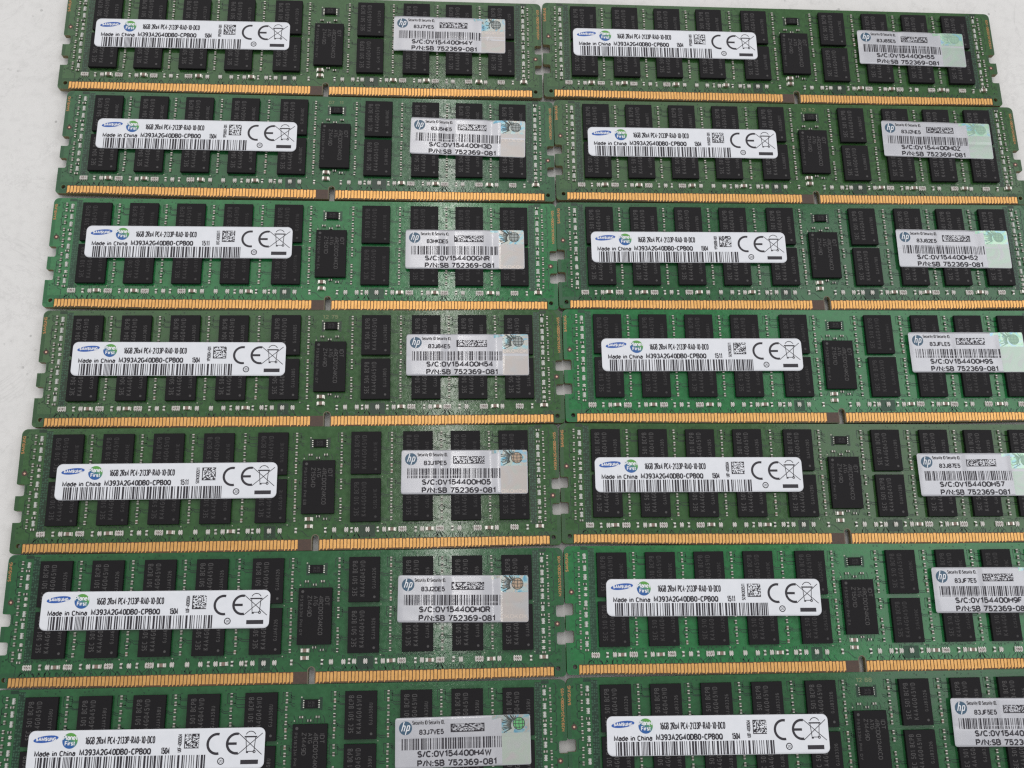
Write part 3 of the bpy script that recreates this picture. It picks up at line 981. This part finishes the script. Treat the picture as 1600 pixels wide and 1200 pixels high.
class Label:
    """a sticker lying over the chips, sagging a little into the gaps between them"""

    def __init__(self, parent, tl, ang, w, h, rad, sag, seed):
        self.tl, self.ang, self.w, self.h, self.rad, self.sag = tl, ang, w, h, rad, sag
        self.parent = parent
        r = random.Random(seed)
        self.ph = [(r.uniform(0, 6.3), r.uniform(.6, 1.5), r.uniform(.25, .8)) for _ in range(3)]

    def to_mod(self, x, y):
        c, s = math.cos(self.ang), math.sin(self.ang)
        return self.tl[0] + c * x - s * y, self.tl[1] + s * x + c * y

    def z(self, x, y):
        mx, my = self.to_mod(x, y)
        d = 0.0
        for a, b_ in GAPS:
            if a < mx < b_:
                t = (mx - a) / (b_ - a)
                d += self.sag * math.sin(math.pi * t) ** 2 * (1 + .25 * math.sin(my * self.ph[0][2] + self.ph[0][0]))
        if mx < CHIP_X[0]:
            d += 0
        if 17.77 < my < 18.82:
            d += .25 * self.sag * math.sin(math.pi * (my - 17.77) / 1.05) ** 2
        d += sum(.022 * self.sag * math.sin(x * k2 + y * k1 + p) for p, k1, k2 in self.ph)
        return LZ - d

    def sheet(self, name, mats):
        m = MB()
        w, h, R = self.w, self.h, self.rad
        xs = sorted(set([round(R * (1 - math.cos(math.pi / 2 * i / 6)), 4) for i in range(7)] +
                        [round(w - R * (1 - math.cos(math.pi / 2 * i / 6)), 4) for i in range(7)] +
                        [round(R + (w - 2 * R) * i / max(2, int(w / .45)), 4) for i in range(int(w / .45) + 1)]))
        ny = int(h / .5)

        def rng(x):
            t = R - x if x < R else (x - (w - R) if x > w - R else 0)
            t = min(max(t, 0), R)
            k = R - math.sqrt(max(R * R - t * t, 0))
            return -h + k, -k

        grid = []
        for x in xs:
            lo, hi = rng(x)
            row = []
            for j in range(ny + 1):
                y = lo + (hi - lo) * j / ny
                X, Y = self.to_mod(x, y)
                row.append(len(m.v)); m.v.append((X, Y, self.z(x, y)))
            grid.append(row)
        for i in range(len(xs) - 1):
            for j in range(ny):
                m.f.append((grid[i][j], grid[i + 1][j], grid[i + 1][j + 1], grid[i][j + 1])); m.mi.append(0)
        ring = [g[0] for g in grid] + grid[-1][1:] + [g[-1] for g in reversed(grid[:-1])] + list(reversed(grid[0][1:-1]))
        n = len(m.v)
        m.v += [(m.v[i][0], m.v[i][1], m.v[i][2] - .09) for i in ring]
        for i in range(len(ring)):
            j = (i + 1) % len(ring)
            m.f.append((ring[j], ring[i], n + i, n + j)); m.mi.append(0)
        me = m.mesh(name, mats)
        for p in me.polygons:
            p.use_smooth = p.index < (len(xs) - 1) * ny
        return obj(name, me, self.parent, (0, 0, ZT))

    def printed(self, name, mb, mats, sheet, lift=.015, origin=(0, 0)):
        """print laid out in label coordinates (origin upper left) and laid on the bent sheet"""
        out = MB()
        for x, y, dz in mb.v:
            X, Y = self.to_mod(x, y)
            out.v.append((X - origin[0], Y - origin[1], self.z(x, y) + lift + dz))
        out.f, out.mi = mb.f, mb.mi
        return obj(name, out.mesh(name, mats), sheet, (origin[0], origin[1], 0))


def bars(m, x0, x1, y0, y1, unit, seed):
    r = random.Random(seed)
    x = x0
    while x < x1 - unit:
        w = unit * r.choice([1, 1, 1, 2, 2, 3])
        w = min(w, x1 - x)
        n = 10
        for k in range(n):
            m.rect(x, y0 + (y1 - y0) * k / n, x + w, y0 + (y1 - y0) * (k + 1) / n)
        x += w + unit * r.choice([1, 1, 1, 2, 2, 3])


def matrix_code(m, x0, y0, x1, y1, nx, ny, seed):
    r = random.Random(seed)
    dx, dy = (x1 - x0) / nx, (y1 - y0) / ny
    for j in range(ny):
        i = 0
        while i < nx:
            on = i == 0 or j == 0 or (j == ny - 1 and i % 2 == 0) or (i == nx - 1 and j % 2 == 0) or r.random() < .48
            if on:
                m.rect(x0 + i * dx, y0 + j * dy, x0 + (i + 1) * dx, y0 + (j + 1) * dy)
            i += 1


def white_label(parent, tl, ang, week, side, seed):
    L = Label(parent, tl, ang, 53.3, 8.9, 1.35, .035, seed)
    sh = L.sheet('barcode_label', [M_PAPER])
    # logo
    m = MB()
    m.fine_disc(3.87, -1.82, 2.78, 0, 0, 40, .74, math.radians(7))
    m.text('SAMSUNG', 1.62, -2.22, 6.15, -1.42, .035, 1, wt=.25, gap=.36)
    L.printed('oval_logo', m, [M_BLUE, M_WHITE], sh)
    m = MB()
    m.fine_disc(9.27, -2.26, 1.72)
    X, Y = L.to_mod(9.27, -2.26)
    L.printed('planet_disc', m, [M_PLANET], sh, origin=(X, Y))
    m = MB()
    m.text('Planet', 7.6, -2.12, 11.0, -1.0, 0, 0, wt=.19)
    m.text('First', 8.15, -3.3, 10.5, -2.3, 0, 0, wt=.19)
    L.printed('planet_lettering', m, [M_WHITE], sh, .05)
    # text
    m = MB()
    m.text('16GB 2Rx4 PC4-2133P-RA0-10-DC0', 12.65, -3.13, 28.4, -1.5, 0, 0, wt=.145, gap=.34)
    m.text('Made in China', 1.6, -5.6, 10.75, -4.36, 0, 0, wt=.21, gap=.3)
    m.text('M393A2G40DB0-CPB0Q', 11.6, -5.52, 27.65, -4.1, 0, 0, wt=.215, gap=.32)
    m.text(week, 29.8, -5.5, 31.9, -4.05, 0, 0, wt=.17, gap=.3)
    m.text(side, 33.55, -5.15, 34.45, -1.15, 0, 0, rot=1, wt=.16)
    L.printed('lettering', m, [M_INK], sh)
    m = MB()
    bars(m, 2.0, 40.1, -8.82, -5.75, .165, 100 + (week == '1511'))
    L.printed('barcode', m, [M_INK], sh)
    m = MB()
    matrix_code(m, 35.0, -4.35, 38.35, -1.15, 16, 16, seed)
    L.printed('matrix_code', m, [M_INK], sh)
    m = MB()
    m.ring(42.45, -3.45, 1.85, 2.42, 0, 0, 20, math.radians(78), math.radians(282))
    m.ring(46.85, -3.45, 1.85, 2.42, 0, 0, 20, math.radians(78), math.radians(282))
    for k in range(6):
        m.rect(44.9 + k / 3, -3.74, 44.9 + (k + 1) / 3, -3.18, .002)
    L.printed('conformity_mark', m, [M_INK], sh)
    m = MB()
    def fine(pts):
        out = [pts[0]]
        for a, b_ in zip(pts, pts[1:]):
            k = max(1, int(math.hypot(b_[0] - a[0], b_[1] - a[1]) / .35))
            out += [(a[0] + (b_[0] - a[0]) * t / k, a[1] + (b_[1] - a[1]) * t / k) for t in range(1, k + 1)]
        return out
    m.path(fine([(47.25, -1.2), (52.7, -5.9)]), .16, .002); m.path(fine([(52.7, -1.25), (47.2, -5.85)]), .16, .003)
    m.path(fine([(48.95, -2.1), (49.2, -5.2), (50.9, -5.2), (51.15, -2.1)]), .17)
    m.path(fine([(48.6, -2.0), (51.5, -2.0)]), .32, .001)
    m.ring(50.05, -2.0, 1.1, 1.28, 0, 0, 10, math.radians(25), math.radians(155))
    m.ring(50.95, -5.25, .16, .36, 0, 0, 10)
    m.rect(49.1, -5.55, 49.6, -5.2)
    L.printed('bin_symbol', m, [M_INK], sh)
    m = MB()
    m.ring(43.5, -7.2, .58, .8, 0, 0, 20)
    m.text('20', 43.1, -7.5, 43.9, -6.9, 0, 0)
    L.printed('recycling_badge', m, [M_INK], sh)
    m = MB()
    for k in range(12):
        m.rect(47.95 + k / 3, -7.95, 47.95 + (k + 1) / 3, -7.0)
    L.printed('bar_mark', m, [M_INK], sh)
    return sh


def silver_label(parent, tl, ang, code, serial, holo, seed):
    L = Label(parent, tl, ang, 31.6, 11.15, .55, .17, seed)
    sh = L.sheet('security_sticker', [M_FOIL])
    right_col = holo[0] == 'pale'  # reflected hologram colour is painted in, with a different tint per column
    m = MB()
    m.fine_disc(2.4, -2.3, 1.52)
    for q in ([(1.50, -2.95), (2.10, -.86)], [(1.80, -1.92), (2.02, -1.76), (2.30, -1.80), (2.32, -2.02), (2.06, -2.95)],
              [(2.36, -3.76), (2.94, -1.72)], [(2.92, -1.76), (3.32, -1.78), (3.40, -2.02), (3.18, -2.78), (2.66, -2.86)]):
        m.stroke(q, .22, .04, 1)
    L.printed('round_logo', m, [M_HPDISC, M_WHITE], sh)
    m = MB()
    m.text('Security ID Security ID,', 3.95, -1.62, 11.55, -.7, 0, 1, wt=.17)
    m.text(code, 5.55, -3.88, 11.35, -2.68, 0, 0, wt=.21)
    m.text('S/C:' + serial, 5.1, -8.85, 22.4, -7.38, 0, 0, wt=.225)
    m.text('P/N:SB 752369-081', 5.1, -10.88, 23.6, -9.42, 0, 0, wt=.225)
    L.printed('lettering', m, [M_INK, M_FADED], sh)
    m = MB()
    bars(m, 1.5, 24.75, -7.15, -4.65, .14, seed + 7)
    L.printed('barcode', m, [M_INK], sh)
    m = MB()
    matrix_code(m, 12.9, -3.5, 20.85, -1.6, 34, 9, seed + 3)
    L.printed('matrix_code', m, [M_INK], sh)
    # hologram patch
    m = MB()
    x0, x1 = 24.85, 31.45
    n = 14
    for i in range(n):
        for j in range(4):
            a, b_ = x0 + (x1 - x0) * i / n, x0 + (x1 - x0) * (i + 1) / n
            y0, y1 = -4.05 + 4.0 * j / 4, -4.05 + 4.0 * (j + 1) / 4
            m.rect(a, y0, b_, y1, 0, 0)
        for j in range(8):
            a, b_ = x0 + (x1 - x0) * i / n, x0 + (x1 - x0) * (i + 1) / n
            y0, y1 = -11.0 + 6.93 * j / 8, -11.0 + 6.93 * (j + 1) / 8
            m.rect(a, y0, b_, y1, 0, 1)
    for i in range(4):                                  # pale blue bleed left of the patch
        m.rect(22.6 + i * .55, -1.0 + .12 * i, 23.15 + i * .55, -.1, 0, 0)
    L.printed('hologram', m, [M_HOLO_SKYG if right_col else M_HOLO_SKY, HOLO_LOW[holo[1]]], sh, .010)
    m = MB()
    gx, gy, gr = 28.95, -2.0, 1.42
    n = 17
    for i in range(n):                                  # fan of rays
        t = math.radians(98 + 112 * i / (n - 1))
        q = 2.1 + 1.9 * abs(math.sin(i * 2.3))
        p0 = (gx - .5 + 1.35 * math.cos(t), gy - .35 + 1.35 * math.sin(t))
        p1 = (gx - .5 + q * math.cos(t), gy - .35 + q * math.sin(t))
        p1 = (max(p1[0], x0 + .05), min(max(p1[1], -3.95), -.1))
        p0 = (p0[0], min(max(p0[1], -3.95), -.1))
        m.path([p0, p1], .19, .0004 * i, 0)
    m.poly([(gx - 2.9, -4.0), (gx - 2.4, -3.1), (gx - 1.7, -2.2), (gx - 1.0, -1.4), (gx - .9, -2.8), (gx - 1.4, -4.0)][::-1], 0, 2)
    m.fine_disc(gx, gy, gr, .004, 1, 28)
    L.printed('hologram_globe', m, [M_RAYG if right_col else M_RAY, HOLO_GLOBE[holo[0]],
                                    M_HOLO_SKYG if right_col else HOLO_LOW['grey']], sh, .018)
    m = MB()
    k = 0 if not right_col else 0
    for a in (0, math.radians(60), math.radians(120)):
        m.ring(gx, gy, gr * .90, gr * 1.02, .004 + .001 * a, 0, 24)
    for q in (-.55, 0, .55):
        h = gr * math.sqrt(1 - q * q)
        m.path([(gx - h, gy + gr * q), (gx, gy + gr * q - .12), (gx + h, gy + gr * q)], .15, .002)
        m.path([(gx + gr * q * .9 + .1, gy - gr * .8), (gx + gr * q * 1.15, gy), (gx + gr * q * .9 + .1, gy + gr * .8)], .15)
    L.printed('globe_grid', m, [M_RAYG if right_col else M_RAY], sh, .028)
    if holo[2] is not None:
        m = MB()
        y = holo[2]
        m.text('OKOKOK', x0 + .1, y - .95, x1 - .1, y, 0, 0)
        L.printed('faint_lettering', m, [M_OK], sh, .022)
    return sh


# ------------------------------------------------------------------ one module
# name: x, y, angle | green | week, register lot, register line, dram lot | side code | white label | sticker | silk
MODULES = [
    ('L1', (-108.651, 148.711, -.0027), 'olive', '1504', '501', 'GJK1329', 'Z1449D', 'P51833M PHI OY', 'YP50001-001',
     (8.96, 22.14, .0032), ('83J7YE5', '0V154400H4Y', (91.4, 25.3, -.0096)), ('grey', 'pink', -4.15), None),
    ('L2', (-105.969, 117.470, -.0069), 'teal', '1504', '504', 'GJK1840C', 'Z1449D', 'P31833M PHI OY', 'YP50001-001',
     (9.5, 22.37, .0013), ('83J5HE5', '0V154400H3D', (93.78, 24.82, -.0192)), ('grey', 'pink', -5.6), '07   11'),
    ('L3', (-105.959, 85.440, -.0015), 'bright', '1511', '510', 'GJS11116', 'Z1501D', 'P53010W PHI EA', '81C4000511',
     (9.68, 22.85, .003), ('83HKDE5', '0V154400GNR', (92.84, 22.66, .0038)), ('grey', 'pink', -10.1), None),
    ('L4', (-105.079, 53.840, .0055), 'olive', '1504', '504', 'GJJA3805', 'Z1449D', 'P51833M PHI OY', 'YP50004-001',
     (8.66, 22.43, -.0056), ('83J84E5', '0V154400H54', (92.72, 24.27, -.0028)), ('grey', 'pink', -4.15), '12 75'),
    ('L5', (-106.881, 22.690, .0067), 'olive', '1511', '510', 'GJSL041E', 'Z1504D', 'P54135W PHI EB', 'S01K000511',
     (9.77, 22.12, -.0028), ('83J1PE5', '0V154400H05', (93.7, 24.7, -.0083)), ('orange', 'pink', -10.0), None),
    ('L6', (-106.660, -8.218, .0033), 'teal', '1504', '501', 'GJJA6326', 'Z1449D', 'P51833M PHI OY', 'U0F-4000504',
     (9.25, 22.37, -.0062), ('83J2DE5', '0V154400H0R', (93.04, 25.04, -.0151)), ('orange', 'pink', -9.3), None),
    ('L7', (-106.827, -39.200, .0011), 'teal', '1504', '501', 'GJJA358U', 'Z1449D', 'P51833M PHI OY', 'U0F-4000504',
     (9.74, 22.22, -.0053), ('83J7VE5', '0V154400H4W', (92.9, 23.3, .0100)), ('green', 'grey', None), None),
    ('R1', (25.149, 148.832, -.0037), 'olive', '1504', '501', 'GJAW478E', 'Z1449D', 'P51833M PHI OY', 'YP50001-001',
     (8.57, 22.2, 0), ('83J85E5', '0V154400H55', (92.1, 23.9, -.0165)), ('pale', 'green', None), None),
    ('R2', (27.770, 117.116, .0009), 'olive', '1504', '501', 'GJJ9687T', 'Z1449D', 'P51833M PHI OY', 'HN50001-001',
     (9.16, 22.29, -.0019), ('83J2NE5', '0V154400H0Z', (93.33, 25.67, -.0189)), ('pale', 'green', None), '12 52'),
    ('R3', (27.663, 85.660, .0047), 'teal', '1504', '501', 'GJAV4785', 'Z1449D', 'P51833M PHI OY', 'YP500B8-001',
     (9.09, 22.18, -.0004), ('83J82E5', '0V154400H52', (93.7, 23.31, -.0118)), ('pale', 'green', None), None),
    ('R4', (28.440, 54.780, .0009), 'bright', '1511', '510', 'GJSA0941', 'Z1501D', 'P53010W PHI EA', 'S01K000511',
     (9.85, 22.78, .0017), ('83JFLE5', '0V154400H9S', (92.6, 24.67, .0010)), ('pale', 'green', None), None),
    ('R5', (26.560, 23.860, -.0054), 'olive', '1504', '501', 'GJAV4285', 'Z1449D', 'P51833M PHI OY', 'U0F-4000504',
     (8.66, 22.14, .0015), ('83J87E5', '0V154400H57', (92.55, 23.25, .0039)), ('pale', 'green', None), None),
    ('R6', (26.880, -7.440, -.0019), 'bright', '1511', '510', 'GJSA209C', 'Z1501D', 'P53010W PHI EA', 'S01K000511',
     (10.1, 23.05, -.0085), ('83JF7E5', '0V154400H9F', (92.41, 25.14, -.0058)), ('pale', 'green', None), None),
    ('R7', (26.620, -38.760, .0016), 'teal', '1504', '501', 'GJJ83326', 'Z1449D', 'P51833M PHI OY', 'U0F-4000504',
     (9.23, 22.39, -.0098), ('83JF5E5', '0V154400H9D', (93.35, 24.87, -.0180)), ('pale', 'green', None), '12 88'),
]

ORD = ['top', 'second', 'third', 'fourth', 'fifth', 'sixth', 'bottom']
SHADE = {'olive': 'olive green', 'teal': 'dark green', 'bright': 'bright green'}


def build_module(idx, key, pose, green, week, dweek, lot, rlot, rline, side, wl, st, holo, silk):
    r = random.Random(1000 + idx)
    root = bpy.data.objects.new('memory_module', None)
    root.empty_display_size = .01
    col.objects.link(root)
    root.location = (pose[0] * MM, pose[1] * MM, 0)
    root.rotation_euler = (0, 0, pose[2])
    column = 'left' if key[0] == 'L' else 'right'
    root['label'] = '%s memory module with silver sticker reading %s, %s of the %s column' % (
        SHADE[green], st[0], ORD[int(key[1]) - 1], column)
    root['category'] = 'memory module'
    root['group'] = 'memory modules laid in two columns on the table'

    board = obj('circuit_board', ME_BOARD, root, (0, 0, ZT), mats={0: MASK[green]})
    et = obj('etched_trace_pattern', ME_ETCH, board, mats={0: CHANNEL[green], 1: RIM[green], 3: MASK[green]}, kind='stuff')
    obj('contact_strip', ME_STRIP, board)
    obj('board_lettering', print_mesh(silk), board)
    # contacts
    for i, x in enumerate(PIN_X):
        y0 = edge_y(x) + .05
        y1 = 2.80 if i % 2 else 2.88
        obj('gold_contact', ME_PIN[0 if (i * 7 + i // 3) % 5 in (0, 2, 4) else 1], root, (x, y0, ZT), sy=y1 - y0)
    # chips
    for ci, x in enumerate(CHIP_X):
        for cj, y in enumerate(CHIP_Y):
            c = obj('dram_chip', ME_DRAM, root, (x + CW / 2 + r.uniform(-.04, .04), y + CH / 2 + r.uniform(-.04, .04), ZT),
                    rotz=r.uniform(-.003, .003))
            faint = dweek == '510'
            obj('marking', dram_marking(dweek, lot, faint), c)
            if (ci, cj) in ((0, 0), (8, 0), (0, 1), (8, 1)):
                obj('rear_chip', ME_REAR, root, (x + CW / 2, y + CH / 2, ZT))
    c = obj('register_chip', ME_REG, root, (73.2, 15.76, ZT), rotz=r.uniform(-.004, .004), mats={1: CHANNEL[green]})
    obj('marking', register_marking(rlot, rline), c)
    c = obj('sensor_chip', ME_SENSOR, root, (73.22, 26.85, ZT), rotz=r.uniform(-.01, .01))
    obj('marking', ME_SMARK, c)

    def j(a=.04):
        return r.uniform(-a, a)
    # passives large enough to tell apart
    for i, x in enumerate(ROW_ARR):
        obj('resistor_array', ME_ARR[r.randrange(3)], root, (x + j(), ROW_Y + j(), ZT), rotz=j(.03))
    for x in ROW_PAIR:
        obj('resistor_pair', ME_PAIR, root, (x + j(), ROW_Y + j(), ZT), rotz=j(.04))
    for x in ROW_BIG:
        obj('ceramic_capacitor', ME_BIG, root, (x + j(), ROW_Y + j(), ZT), rotz=j(.04))
    obj('ceramic_capacitor', ME_BIG, root, (128.05, 5.3, ZT), rotz=j(.03))
    for y in (7.85, 6.1):
        obj('ceramic_capacitor', ME_BIG, root, (71.05 + j(), y + j(), ZT), rotz=j(.03))
    for x in ROW_SMALL:
        obj('chip_capacitor', ME_SMALL, root, (x + j(), ROW_Y + j(), ZT), rotz=math.pi / 2 + j(.05))
    for x in ROW_DARK:
        obj('chip_resistor', ME_SMALLD, root, (x + j(), ROW_Y + j(), ZT), rotz=math.pi / 2 + j(.05))
    for x, y in STRIP_ARR:
        obj('resistor_array', ME_ARRS, root, (x + j(), y + j(), ZT), rotz=math.pi / 2 + j(.04))
    for x, y in STRIP_PAIR:
        obj('resistor_pair', ME_PAIRS, root, (x + j(), y + j(), ZT), rotz=math.pi / 2 + j(.04))
    obj('small_component_cluster', ME_TINY, root, (0, 0, ZT), kind='stuff')
    white_label(root, (wl[0], wl[1]), wl[2], week, side, 40 + idx)
    silver_label(root, (st[2][0], st[2][1]), st[2][2], st[0], st[1], holo, 70 + idx)
    return root


for n, spec in enumerate(MODULES):
    build_module(n, *spec)

print('objects', len(scene.objects))
